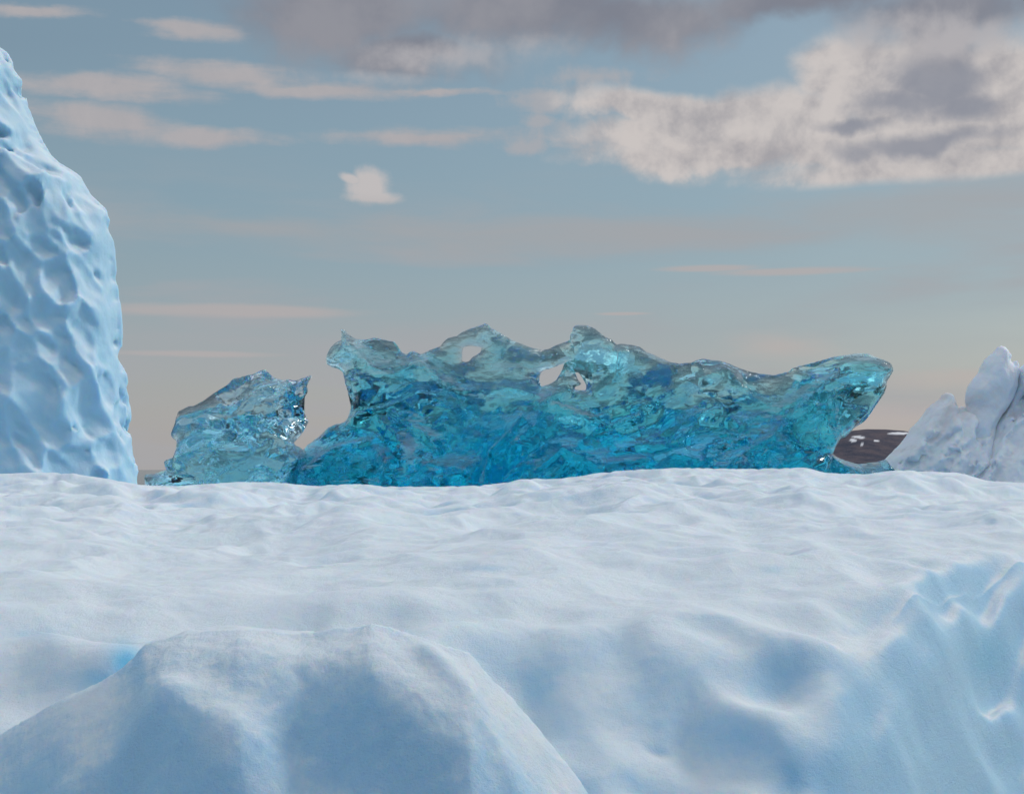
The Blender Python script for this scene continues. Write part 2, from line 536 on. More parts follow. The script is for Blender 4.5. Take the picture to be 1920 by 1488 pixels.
def glass_ice(name, sigma, frost_amt=0.5):
    m, t = new_mat(name)
    co = t.node('ShaderNodeTexCoord').outputs['Object']
    geo = t.node('ShaderNodeNewGeometry')
    # streaky melt lines running diagonally, and small scallops
    st = t.noise(t.mapping(co, rot=(0.2, 0.5, 0.3), scale=(0.7, 1.0, 3.2)), 1.3, 5, 0.6, 1.2)
    st2 = t.noise(t.mapping(co, rot=(0.2, -0.7, 0.1), scale=(0.6, 1.0, 3.5)), 1.9, 4, 0.6, 1.5)
    vo = t.node('ShaderNodeTexVoronoi', feature='SMOOTH_F1')
    t.put(vo.inputs['Vector'], t.mapping(co, rot=(0.1, 0.6, 0.2), scale=(1.0, 1.0, 1.8)))
    vo.inputs['Scale'].default_value = 2.6
    vo.inputs['Smoothness'].default_value = 0.25
    area = t.step(t.noise(t.mapping(co, loc=(3, 1, 8)), 0.35, 3, 0.5), 0.42, 0.62)
    h = t.add(t.mul(t.mul(st, 0.6), area), t.add(t.mul(t.mul(st2, 0.3), area), t.mul(t.mul(vo.outputs['Distance'], area), 0.8)))
    nrm = t.bump(h, 1.0, 0.07)
    def facets(vec, scale, stretch, rot):
        v_ = t.mapping(vec, rot=rot, scale=stretch)
        wv = t.node('ShaderNodeTexNoise'); t.put(wv.inputs['Vector'], v_); wv.inputs['Scale'].default_value = scale * 0.8; wv.inputs['Detail'].default_value = 2
        ad_ = t.node('ShaderNodeVectorMath', operation='MULTIPLY_ADD')
        t.put(ad_.inputs[0], wv.outputs['Color']); ad_.inputs[1].default_value = (0.5 / scale,) * 3; t.put(ad_.inputs[2], v_)
        vr = t.node('ShaderNodeTexVoronoi', feature='F1'); t.put(vr.inputs['Vector'], ad_.outputs[0]); vr.inputs['Scale'].default_value = scale
        d_ = t.node('ShaderNodeVectorMath', operation='SUBTRACT'); t.put(d_.inputs[0], ad_.outputs[0]); t.put(d_.inputs[1], vr.outputs['Position'])
        c_ = t.node('ShaderNodeVectorMath', operation='SUBTRACT'); t.put(c_.inputs[0], vr.outputs['Color']); c_.inputs[1].default_value = (0.5, 0.5, 0.5)
        q_ = t.node('ShaderNodeVectorMath', operation='DOT_PRODUCT'); t.put(q_.inputs[0], d_.outputs[0]); t.put(q_.inputs[1], c_.outputs[0])
        return q_.outputs['Value']
    f1 = facets(co, 0.7, (0.8, 1.0, 1.4), (0.1, 0.6, 0.0))
    f2 = facets(co, 2.2, (0.7, 1.0, 1.5), (0.3, -0.5, 0.2))
    area2 = t.step(t.noise(t.mapping(co, loc=(13, 4, 2)), 0.45, 3, 0.55), 0.45, 0.60, 0.05, 1.0)
    nrm = t.bump(t.add(t.mul(f1, 1.5), t.mul(t.mul(f2, 0.8), area2)), 1.0, 1.0, nrm)
    fine = t.noise(co, 14.0, 4, 0.6, 0.5)
    nrm = t.bump(fine, 0.3, 0.006, nrm)
    g = t.node('ShaderNodeBsdfGlass')
    g.inputs['Color'].default_value = (1, 1, 1, 1)
    g.inputs['IOR'].default_value = 1.31
    rough = t.step(t.noise(t.mapping(co, loc=(5, 5, 5)), 0.8, 4, 0.6), 0.5, 0.75, 0.0, 0.12)
    t.put(g.inputs['Roughness'], rough)
    t.put(g.inputs['Normal'], nrm)
    # white frosted weathering on upward faces and along cracks
    s = t.node('ShaderNodeSeparateXYZ'); t.put(s.inputs[0], geo.outputs['Normal'])
    pos = t.node('ShaderNodeSeparateXYZ'); t.put(pos.inputs[0], co)
    cr = t.noise(t.mapping(co, rot=(0.0, 0.6, 0.0), scale=(0.6, 1.0, 2.6)), 1.1, 6, 0.66, 1.0)
    up = t.mul(t.step(s.outputs[2], 0.6, 1.0), 0.4)
    fr = t.mul(t.step(cr, 0.56, 0.66), t.step(t.noise(t.mapping(co, loc=(1, 9, 2)), 0.28, 2, 0.5), 0.48, 0.60))
    edge = t.mul(t.step(t.add(geo.outputs['Pointiness'], t.mul(t.sub(cr, 0.5), 0.08)), 0.525, 0.60), 0.65)
    high = t.step(pos.outputs[2], 5.0, 9.5, 0.0, 0.12)       # the older, drier upper part
    at_ = t.node('ShaderNodeVertexColor'); at_.layer_name = 'crust'
    sc_ = t.node('ShaderNodeSeparateColor'); t.put(sc_.inputs[0], at_.outputs[0])
    lines = t.noise(t.mapping(co, rot=(0.0, 0.55, 0.0), scale=(0.7, 1.5, 4.0)), 2.2, 5, 0.65, 0.8)
    crust = t.mul(t.step(t.add(sc_.outputs[0], t.mul(t.sub(lines, 0.5), 2.6)), 0.55, 0.85), 0.75)
    fr = t.mx(t.mul(fr, 0.6), crust)
    frost = t.add(t.mul(t.mx(edge, t.m('ADD', up, fr, clamp=True)), frost_amt), high)
    d = t.node('ShaderNodeBsdfDiffuse'); d.inputs[0].default_value = (0.90, 0.95, 0.97, 1)
    tr = t.node('ShaderNodeBsdfTranslucent'); tr.inputs[0].default_value = (0.93, 0.97, 0.99, 1)
    t.put(d.inputs['Normal'], nrm)
    mx = t.node('ShaderNodeMixShader'); mx.inputs[0].default_value = 0.65
    t.t.links.new(d.outputs[0], mx.inputs[1]); t.t.links.new(tr.outputs[0], mx.inputs[2])
    fm = t.node('ShaderNodeMixShader'); t.put(fm.inputs[0], frost)
    t.t.links.new(g.outputs[0], fm.inputs[1]); t.t.links.new(mx.outputs[0], fm.inputs[2])
    va = t.node('ShaderNodeVolumeAbsorption')
    k = max(sigma)
    va.inputs['Density'].default_value = k
    va.inputs['Color'].default_value = tuple(1 - q / k for q in sigma) + (1,)
    vs = t.node('ShaderNodeVolumeScatter')                  # faint bubbles
    vs.inputs['Color'].default_value = (0.80, 0.95, 1, 1); vs.inputs['Density'].default_value = 0.015
    vs.inputs['Anisotropy'].default_value = 0.3
    ad = t.node('ShaderNodeAddShader')
    t.t.links.new(va.outputs[0], ad.inputs[0]); t.t.links.new(vs.outputs[0], ad.inputs[1])
    finish(t, fm.outputs[0], ad.outputs[0])
    return m


MAT_BLUE = glass_ice('clear_blue_ice', (0.85, 0.125, 0.045), 0.70)
MAT_PALE = glass_ice('clear_pale_ice', (0.36, 0.070, 0.016), 0.70)


# ------------------------------------------------------------------ water and hills
def water():
    m, t = new_mat('cold_sea_water')
    co = t.node('ShaderNodeTexCoord').outputs['Object']
    p = t.node('ShaderNodeBsdfPrincipled')
    p.inputs['Base Color'].default_value = (0.015, 0.035, 0.05, 1)
    p.inputs['Roughness'].default_value = 0.12
    p.inputs['IOR'].default_value = 1.33
    n = t.add(t.noise(co, 0.6, 5, 0.6), t.mul(t.noise(co, 4.0, 4, 0.6), 0.2))
    t.put(p.inputs['Normal'], t.bump(n, 0.5, 0.25))
    finish(t, p.outputs[0])
    R_ = 30000.0
    v = [(-R_, -R_, WATER), (R_, -R_, WATER), (R_, R_, WATER), (-R_, R_, WATER)]
    tag(link_mesh('water', v, [(0, 1, 2, 3)], m), 'dark still sea water around the icebergs', kind='structure')


water()


def hills():
    D0 = 3000.0
    m, t = new_mat('tundra_rock')
    co = t.node('ShaderNodeTexCoord').outputs['Object']
    a = t.node('ShaderNodeVertexColor'); a.layer_name = 'snow'
    n = t.noise(co, 0.02, 8, 0.65)
    n2 = t.noise(t.mapping(co, scale=(1, 1, 2.5)), 0.06, 6, 0.7)
    c = t.mix(t.step(n, 0.35, 0.65), (0.06, 0.062, 0.088), (0.125, 0.10, 0.112))
    c = t.mix(t.mul(t.step(n2, 0.5, 0.7), 0.6), c, (0.05, 0.06, 0.09))
    s = t.node('ShaderNodeSeparateColor'); t.put(s.inputs[0], a.outputs[0])
    c = t.mix(s.outputs[0], c, (0.80, 0.78, 0.80))
    p = t.node('ShaderNodeBsdfPrincipled')
    t.put(p.inputs['Base Color'], c)
    p.inputs['Roughness'].default_value = 0.95
    p.inputs['Specular IOR Level'].default_value = 0.1
    t.put(p.inputs['Normal'], t.bump(t.noise(co, 0.05, 8, 0.7), 1.0, 6.0))
    finish(t, p.outputs[0])
    px = np.arange(1380, 2400, 2.5)
    rowtop = np.interp(px, [1380, 1440, 1500, 1560, 1600, 1625, 1660, 1695, 1715, 1800, 1950, 2100, 2300, 2400],
                       [884, 868, 838, 815, 806.5, 804, 804.5, 807, 811, 806, 812, 830, 868, 884])
    y = np.linspace(0, 1, 70)
    Xg = (px - HX) / F * D0
    ztop = CAMZ - (rowtop - HY) / F * D0 * 1.25
    G, T = np.meshgrid(Xg, y, indexing='ij')
    prof = np.where(T < 0.5, np.sin(T / 0.5 * np.pi / 2) ** 1.1, np.cos((T - 0.5) / 0.5 * np.pi / 2))
    Yg = D0 + T * 1500.0
    XX = G * (Yg / D0)
    ZZ = WATER - 1 + (ztop[:, None] - WATER) * prof
    rel = fbm(XX * 0.008, Yg * 0.008, 0, 5, 3)
    ZZ = ZZ + rel * 5.0 * np.clip(prof * 2, 0, 1) * np.clip((1 - prof) * 3 + .1, 0, 1)
    verts = np.stack([XX, Yg, ZZ], -1).reshape(-1, 3)
    nx, ny = XX.shape
    i = np.arange(nx * ny).reshape(nx, ny)
    q = np.stack([i[:-1, :-1], i[1:, :-1], i[1:, 1:], i[:-1, 1:]], -1).reshape(-1, 4)
    o = link_mesh('hills', verts, q, m)
    # snow patches lying in the gullies
    row = HY - (ZZ - CAMZ) / Yg * F
    col = HX + XX / Yg * F
    w = fbm(XX * 0.02, Yg * 0.02, 5, 3, 9) * 2.5
    def patch(x, y_, rx, ry, sh=0):
        return 1 - np.hypot((col - x + w) / rx, (row - y_ + sh * (col - x) + w * .5) / ry)
    s_ = np.maximum.reduce([patch(1609, 819, 14, 3.2, -.1), patch(1599, 825, 7, 3), patch(1612, 831, 9, 1.6, -0.3), patch(1643, 826, 7, 1.8, -.2),
                            patch(1685, 812, 24, 2.6, 0.02), patch(1780, 818, 20, 4)])
    s_ = np.clip(s_ * 5, 0, 1).reshape(-1)
    ca = o.data.color_attributes.new('snow', 'FLOAT_COLOR', 'POINT')
    ca.data.foreach_set('color', np.repeat(s_, 4).astype(np.float32))
    tag(o, 'distant dark brown hill with small snow patches beyond the icebergs', kind='structure')


hills()


# ------------------------------------------------------------------ foreground iceberg (white, sloping up to its crest)
def foreground():
    px = np.concatenate([np.arange(-1500, -160, 14.0), np.arange(-160, 2080, 1.6), np.arange(2080, 3400, 14.0)])
    D = np.concatenate([7.0 * (46.0 / 7.0) ** np.linspace(0, 1, 1150), np.arange(46.15, 74, 0.16)])
    PX, DD = np.meshgrid(px, D, indexing='ij')
    U = (PX - HX) / F
    Xw = U * DD
    pu = np.arange(-1700, 3600, 1.0)
    def ip(xs, ys, sg=25):
        v = np.interp(pu, xs, ys)
        if sg:
            r = int(sg * 3); k = np.exp(-0.5 * (np.arange(-r, r + 1) / sg) ** 2); k /= k.sum()
            v = np.convolve(np.pad(v, r, mode='edge'), k, mode='valid')
        return np.interp(px, pu, v)[:, None]
    # crest silhouette
    row_c = ip([-1500, -600, 0, 75, 140, 200, 265, 330, 400, 450, 520, 590, 640, 680, 720, 830, 900, 945, 985, 1040, 1090, 1118, 1180, 1270, 1400, 1480, 1512, 1545, 1620, 1680, 1745, 1800, 1850, 1920, 2300, 3400],
               [940, 900, 888, 885, 888, 897, 909, 911, 906, 903, 904, 911, 908, 907, 912, 912, 910, 905, 897, 898, 892, 887, 881, 877, 879, 877.5, 876, 886, 889, 881, 884, 886, 901, 905, 915, 960], 6)
    De = ip([-1500, 0, 250, 600, 1000, 1600, 1700, 1800, 1880, 2100, 3400], [12, 13, 12.6, 13.2, 13.6, 13.6, 14.6, 16.5, 18.0, 20, 24], 60)
    row_e = ip([-1500, 0, 100, 200, 260, 330, 500, 650, 800, 960, 1140, 1280, 1450, 1600, 1645, 1690, 1760, 1800, 1840, 1880, 1920, 2100, 3400],
               [1200, 1163, 1168, 1200, 1205, 1195, 1186, 1152, 1124, 1132, 1134, 1138, 1131, 1136, 1138, 1100, 1084, 1066, 1040, 1020, 1020, 1030, 1060], 26)
    # depth over which the front face falls to the frame's lower edge
    run = ip([-1500, 0, 300, 600, 900, 1200, 1600, 1800, 1900, 3400], [2.4, 2.6, 2.6, 2.3, 2.3, 2.2, 2.1, 2.6, 3.3, 3.6], 60)
    Dc = 41.0 + 2.0 * np.sin(PX / 310.0)
    ze = CAMZ - (row_e - HY) / F * De
    zc = CAMZ - (row_c - HY) / F * Dc
    t = (DD - De) / (Dc - De)
    sg = 220; kr = np.arange(-700, 701, 4.0); kw = np.exp(-0.5 * (kr / sg) ** 2); kw /= kw.sum()
    ze0 = sum(w_ * np.interp(px + o_, px, ze[:, 0]) for w_, o_ in zip(kw, kr))[:, None]      # broad trend of the brow
    De0 = sum(w_ * np.interp(px + o_, px, De[:, 0]) for w_, o_ in zip(kw, kr))[:, None]
    t0 = (DD - De0) / (Dc - De0)
    trend = ze0 + (zc - ze0) * t0
    plate = trend + (ze - (ze0 + (zc - ze0) * (De - De0) / (Dc - De0))) * np.exp(-np.maximum(DD - De, 0) / 3.0) + 0.10 * np.sin(np.clip(t, 0, 1) * np.pi)
    back = zc - 0.05 * (DD - Dc) - 0.10 * np.maximum(DD - Dc, 0) ** 2
    apron = 1.15 + 0.12 * vnoise(Xw * .3, DD * .3, 0, 88) - 0.9 * np.maximum(DD - 64.0, 0)      # unseen snow shelf behind the crest, added to brighten the clear ice
    back = np.maximum(back, apron)
    plate = np.where(DD > Dc, back, plate)
    Db = De - run
    rowb = 1500.0
    zb = CAMZ - (rowb - HY) / F * Db
    s = (De - DD) / (De - Db)
    sg2 = 110; kr2 = np.arange(-330, 331, 3.0); kw2 = np.exp(-0.5 * (kr2 / sg2) ** 2); kw2 /= kw2.sum()
    ze1 = sum(w_ * np.interp(px + o_, px, ze[:, 0]) for w_, o_ in zip(kw2, kr2))[:, None]
    fall = (ze1 - zb) * (0.55 * s + 0.45 * np.clip(s, 0, None) ** 1.5)
    main = np.where(DD < De, ze1 - fall + (ze - ze1) * np.exp(-np.maximum(De - DD, 0) / 0.45), plate)
    # soften the brow
    wbrow = 0.45
    dlt = DD - De
    main = main - 0.16 * np.exp(-(dlt / wbrow) ** 2)
    # ---- near mound
    Dh = ip([-1500, -200, 100, 300, 600, 900, 1200, 3400], [10.6, 10.3, 10.2, 10.3, 10.3, 10.0, 9.8, 9.8])
    row_h = ip([-1500, -300, -100, 0, 60, 130, 215, 248, 268, 300, 340, 450, 560, 640, 700, 740, 800, 850, 885, 915, 960, 1000, 1060, 1105, 1200, 1400, 3400],
               [1560, 1440, 1400, 1370, 1337, 1293, 1262, 1236, 1208, 1192, 1184, 1181, 1190, 1180, 1169, 1180, 1198, 1212, 1226, 1262, 1305, 1350, 1425, 1490, 1620, 1900, 2600], 7)
    zh = CAMZ - (row_h - HY) / F * Dh
    d = Dh - DD
    val = ip([-1500, 0, 120, 215, 250, 285, 330, 420, 560, 640, 700, 900, 1100, 3400], [1.0, 0.45, 0.5, 0.62, 0.62, 0.3, 0.05, 0.0, 0.02, 0.10, 0.6, 1.2, 1.4, 1.4], 20)
    steep = ip([-1500, 0, 200, 260, 330, 600, 3400], [0.5, 0.5, 0.35, 0.2, 0.5, 0.5, 0.5])
    dn = np.maximum(d, 0)
    brow = ip([-1500, 0, 150, 300, 450, 600, 700, 900, 3400], [0.35, 0.38, 0.62, 0.95, 0.95, 0.75, 0.6, 0.9, 1.0])
    front = 0.30 * dn + 0.10 * dn ** 2 + 0.62 * 0.20 * np.logaddexp(0, (dn - brow) / 0.20)
    behind = 0.10 * (-np.minimum(d, 0)) + val * (1 - np.exp(-(-np.minimum(d, 0)) / steep))
    mound = zh - np.where(d > 0, front, behind)
    mound = mound - 0.9 * np.clip((DD - 13.0), 0, None)
    # ribs and hollows on the mound face (polyline in photograph pixels, height, width)
    def rowD(py):   # distance on the mound face that shows at this row (approx.)
        return np.interp(py, [1180, 1230, 1290, 1340, 1400, 1488, 1700], [10.25, 9.9, 9.5, 9.25, 9.08, 8.85, 8.4])
    def ribs(lst, base):
        out = 0
        for pts, h, w in lst:
            P_ = [((a - HX) / F * rowD(b), rowD(b)) for a, b in pts]
            dist = np.full(DD.shape, 9.0, np.float32)
            for (x1, y1), (x2, y2) in zip(P_[:-1], P_[1:]):
                ex, ey = x2 - x1, y2 - y1
                tt = np.clip(((Xw - x1) * ex + (DD - y1) * ey) / (ex * ex + ey * ey), 0, 1)
                dist = np.minimum(dist, np.hypot(Xw - x1 - tt * ex, DD - y1 - tt * ey))
            out = out + h * np.exp(-(dist / w) ** 2)
        return out
    mound = mound + ribs([
        ([(150, 1345), (230, 1328), (300, 1322), (360, 1365), (430, 1430), (520, 1530)], 0.12, 0.27),
        ([(310, 1285), (370, 1300), (430, 1345), (480, 1375)], 0.04, 0.16),
        ([(480, 1235), (560, 1245), (650, 1250), (740, 1300), (800, 1380), (860, 1440), (900, 1500)], 0.08, 0.30),
        ([(800, 1235), (880, 1290), (960, 1390), (1010, 1488)], 0.06, 0.10),
        ([(0, 1370), (60, 1400), (150, 1440), (230, 1500)], 0.10, 0.22),
        ([(180, 1390), (300, 1400)], -0.10, 0.30),
        ([(650, 1400), (720, 1440), (780, 1490)], -0.12, 0.32),
        ([(560, 1330), (600, 1380)], -0.05, 0.2)], mound)
    mound = mound + 0.022 * fbm(Xw * 2.5, DD * 2.5, 0, 5, 71, .55) + 0.03 * (worley(Xw * 1.6 + DD, DD * 1.3, 0, 61, flat=True) - .5)
    # smooth maximum of the two masses
    kk = ip([-1500, 200, 250, 330, 600, 700, 3400], [0.10, 0.07, 0.07, 0.16, 0.16, 0.08, 0.06])
    # ---- relief on the main mass
    wx = Xw + 0.5 * vnoise(Xw * 0.5, DD * 0.5, 3, 5); wy = DD + 0.5 * vnoise(Xw * 0.5, DD * 0.5, 9, 6)
    pl = smooth(DD - De, -0.3, 1.5)                            # 1 on the plateau
    far = smooth(DD, 14, 30)
    rel = 0
    w1 = worley(wx * 0.42, wy * 0.34, 0, 3, flat=True)
    rel = rel + 0.50 * (w1 - 0.45) * (0.30 + 0.55 * far)
    w2 = worley(wx * 0.95 + 7, wy * 0.8, 0, 8, flat=True)
    rel = rel + 0.22 * (w2 - 0.45) * (0.65 + 0.3 * far)
    rel = rel + 0.22 * fbm(Xw * 0.22, DD * 0.30, 0, 5, 21, 0.50) * (0.5 + far)
    rel = rel + 0.06 * ridged(wx * 0.7, wy * 0.9, 1, 4, 33, 0.45) * (0.4 + far)
    # face: long soft cups running down the slope, flutes on the right
    fc = 1 - pl
    fl = smooth(PX, 1540, 1760)
    zb_ = main
    nz1 = vnoise(wx * .6, wy * .6, zb_ * .6, 61)
    ws = worley(wx * 0.72 + 3.1 + 0.3 * zb_ + 0.25 * nz1, wy * 0.7 + 2.2, zb_ * 0.75 + 0.25 * nz1, 12)
    ws2 = worley(wx * 1.5 + 0.4 * zb_, wy * 1.5, zb_ * 1.25, 13)
    rel_f = 0.44 * (ws - 0.55) + 0.15 * (ws2 - 0.5) + 0.14 * fbm(Xw * 0.55, DD * 0.55, zb_ * .55, 3, 41)
    rb_ = HY - (main - CAMZ) / DD * F
    dent = 0
    for a, b, rx, ry, dp in [(1850, 1085, 34, 50, .34), (1765, 1120, 34, 44, .16), (1855, 1225, 50, 62, .50), (1910, 1160, 26, 60, .25), (1700, 1190, 40, 60, .14), (1640, 1290, 46, 60, .30),
                             (1600, 1215, 60, 50, .22), (1760, 1330, 60, 46, .12), (1890, 1390, 60, 50, .22), (1640, 1430, 50, 60, .34), (1550, 1455, 60, 40, .28), (1740, 1460, 50, 50, .20), (1700, 1370, 40, 40, .12),
                             (1480, 1470, 40, 40, .15), (1930, 1290, 30, 50, .2), (1500, 1235, 70, 36, .12), (1420, 1330, 80, 30, -.10), (1320, 1260, 70, 40, .08), (1150, 1215, 60, 40, .10), (1240, 1485, 100, 24, .20)]:
        dent = dent - dp * np.exp(-(((PX - a + 14 * nz1) / rx) ** 2 + ((rb_ - b + 14 * nz1) / ry) ** 2))
    wx = wx + 0.5 * vnoise(zb_ * 1.3, wx * 0.4, 5, 91)
    flute = 0.40 * (worley(wx * 1.1 + 0.35 * nz1 + .25 * zb_, wy * 0.7, zb_ * 0.95 + 0.4 * nz1, 15) ** 1.3 - 0.45) + 0.22 * (worley(wx * 2.2 + .5 * zb_, wy * 1.4, zb_ * 1.5, 16) - .5)
    face = rel_f * (1 - 0.35 * fl) * (1 - 0.4 * fl) + flute * fl * 0.75 + dent * (1 + 0.15 * fl)
    face = blur(blur(face, 5, 0), 4, 1)
    rel = blur(blur(rel, 2, 0), 1, 1)
    relief = rel * pl + face * fc + 0.006 * fbm(Xw * 5, DD * 5, 0, 3, 51)
    main = main + relief
    # named hollows: (px, py, D, radius x, radius y, depth)
    for a, b, Dd, rx, ry, dp in [(1450, 1065, 17.6, 0.28, 0.9, 0.14), (1005, 1290, 12.3, 0.22, 0.3, 0.09), (950, 1230, 12.6, 0.5, 0.7, 0.22),
                                 (1235, 1357, 12.0, 0.10, 0.06, 0.03)]:
        x0 = (a - HX) / F * Dd
        main = main - dp * np.exp(-((Xw - x0) / rx) ** 2 - ((DD - Dd) / ry) ** 2)
    # correct the crest so that its silhouette follows the traced line
    far_m = D > 28
    for it in range(4):
        rows = HY - (main[:, far_m] - CAMZ) / D[far_m] * F
        dz = (rows.min(1) - row_c[:, 0]) / F * 40.0
        dz = np.where((px > -160) & (px < 2080), dz, 0)
        sg = (14, 10, 7, 5)[it]
        k = np.exp(-0.5 * (np.arange(-50, 51) / sg) ** 2); k /= k.sum()
        dz = np.convolve(np.pad(dz, 50, mode='edge'), k, mode='valid')
        main = main + dz[:, None] * smooth(DD, (18, 24, 30, 32)[it], (36, 38, 39, 39)[it])
    mm = np.maximum(main, mound)
    aa = np.abs(main - mound)
    z = mm + np.where(aa < kk, (kk - aa) ** 2 / (4 * kk), 0)
    # slot between mound and slope on the left (deep blue)
    sx = (222 - HX) / F * 11.0
    z = z - 0.35 * np.exp(-((Xw - sx - 0.12 * (DD - 11.0)) / 0.22) ** 2 - ((DD - 11.0) / 0.5) ** 2)
    z = np.maximum(z, WATER - 0.6)
    z = z - 0.7 * smooth(np.abs(PX - HX), 2200, 2440) * 6
    verts = np.stack([Xw, DD, z], -1).reshape(-1, 3)
    nx, ny = z.shape
    i = np.arange(nx * ny).reshape(nx, ny)
    q = np.stack([i[:-1, :-1], i[1:, :-1], i[1:, 1:], i[:-1, 1:]], -1).reshape(-1, 4)
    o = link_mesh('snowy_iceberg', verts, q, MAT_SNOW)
    # bare blue ice in the slot; blue shade painted into hollows and valley
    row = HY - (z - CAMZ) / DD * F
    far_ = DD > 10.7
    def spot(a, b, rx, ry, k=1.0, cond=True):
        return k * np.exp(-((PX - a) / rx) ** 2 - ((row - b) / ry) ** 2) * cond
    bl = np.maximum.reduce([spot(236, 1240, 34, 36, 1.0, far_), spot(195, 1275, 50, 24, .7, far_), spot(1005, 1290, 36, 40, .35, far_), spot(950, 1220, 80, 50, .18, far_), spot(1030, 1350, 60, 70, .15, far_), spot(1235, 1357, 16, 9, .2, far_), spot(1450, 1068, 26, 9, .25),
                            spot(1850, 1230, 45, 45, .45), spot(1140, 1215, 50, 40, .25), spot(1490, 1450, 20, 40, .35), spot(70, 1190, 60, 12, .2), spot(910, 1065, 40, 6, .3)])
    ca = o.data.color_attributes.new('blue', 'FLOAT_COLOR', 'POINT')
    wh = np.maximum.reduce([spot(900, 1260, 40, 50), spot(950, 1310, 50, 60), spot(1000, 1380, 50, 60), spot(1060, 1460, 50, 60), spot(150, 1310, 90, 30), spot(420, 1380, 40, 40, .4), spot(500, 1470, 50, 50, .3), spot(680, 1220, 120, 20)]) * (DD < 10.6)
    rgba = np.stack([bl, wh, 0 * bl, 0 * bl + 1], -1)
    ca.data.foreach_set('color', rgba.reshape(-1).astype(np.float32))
    tag(o, 'broad white iceberg top filling the foreground, rippled and sloping, with blue hollows', 'iceberg', kind='thing')


foreground()


# ------------------------------------------------------------------ left ice wall
def ice_wall():
    D0 = 49.0
    out = pts_at([(-540, 1200), (-520, 500), (-400, 150), (-250, 30), (-120, 10), (-40, 50), (-12, 78), (0, 84), (10, 90), (18, 110), (30, 149), (41, 184), (56, 220),
                  (68, 261), (82, 280), (100, 303), (142, 330), (160, 366), (183, 385), (198, 396), (204, 409), (206, 440), (207, 474), (212, 510), (216, 545),
                  (222, 593), (223, 620), (225, 652), (231, 690), (237, 723), (242, 760), (248, 800), (254, 835), (260, 859), (266, 890), (271, 915), (285, 960), (300, 1150), (302, 1200)], D0)
    h = 0.085
    xs = np.arange(-27.8, -11.6, h); zs = np.arange(-3.4, 18.6, h); ys = np.arange(44.5, 56.5, h)
    sd = poly_sdf(out, xs, zs)
    sd = sd[:, None, :]
    Xg = xs[:, None, None]; Yg = ys[None, :, None].astype(np.float32); Zg = zs[None, None, :]
    w = 3.4
    q = np.clip(sd / w, 0, 1)
    t = 3.9 * np.sqrt(np.clip(1 - (1 - q) ** 2, 0, 1))
    yc = D0 + 0.05 * (Zg - 6.0)
    prof = np.where(Yg < yc, t - (yc - Yg), 4.0 * q - (Yg - yc))
    f = np.where(sd > 0, np.minimum(prof, sd * 3), np.minimum(sd, prof)).astype(np.float32)
    m = np.abs(f) < 1.3
    I = np.argwhere(m)
    x = xs[I[:, 0]]; y = ys[I[:, 1]]; z = zs[I[:, 2]]
    sdm = np.broadcast_to(sd, f.shape)[m]
    wx = x + 0.35 * vnoise(x * .7, y * .7, z * .7, 1); wz = z + 0.45 * vnoise(x * .6, y * .6, z * .6, 2)
    shear = wx + 0.28 * wz                                  # cups lean to the upper left
    a = worley(shear * 1.3, y * 0.8, wz * 0.85, 4)
    b = worley(shear * 2.7 + 5, y * 1.7, wz * 1.8, 9)
    c = worley(shear * 0.42 + 3, y * 0.3, wz * 0.22, 14)
    dsp = 0.72 * (a ** 1.25 - 0.5) + 0.20 * (b - 0.5) + 0.40 * (c - 0.5) + 0.16 * fbm(x * .5, y * .5, z * .5, 3, 31)
    f[m] += dsp * np.clip(0.30 + sdm / 0.5, 0.0, 1) * steepness(np.clip(sdm / w, 0, 1), 3.9 / w)
    f[:, :, 0] = -1; f[:, 0, :] = -1; f[:, -1, :] = -1; f[0] = -1
    v, qd = surface_nets(f, xs[0], ys[0], zs[0], h)
    o = link_mesh('ice_wall', v, qd, MAT_WALL)
    tag(o, 'tall pale blue iceberg wall with scalloped hollows rising at the left', 'iceberg', kind='thing')


ice_wall()


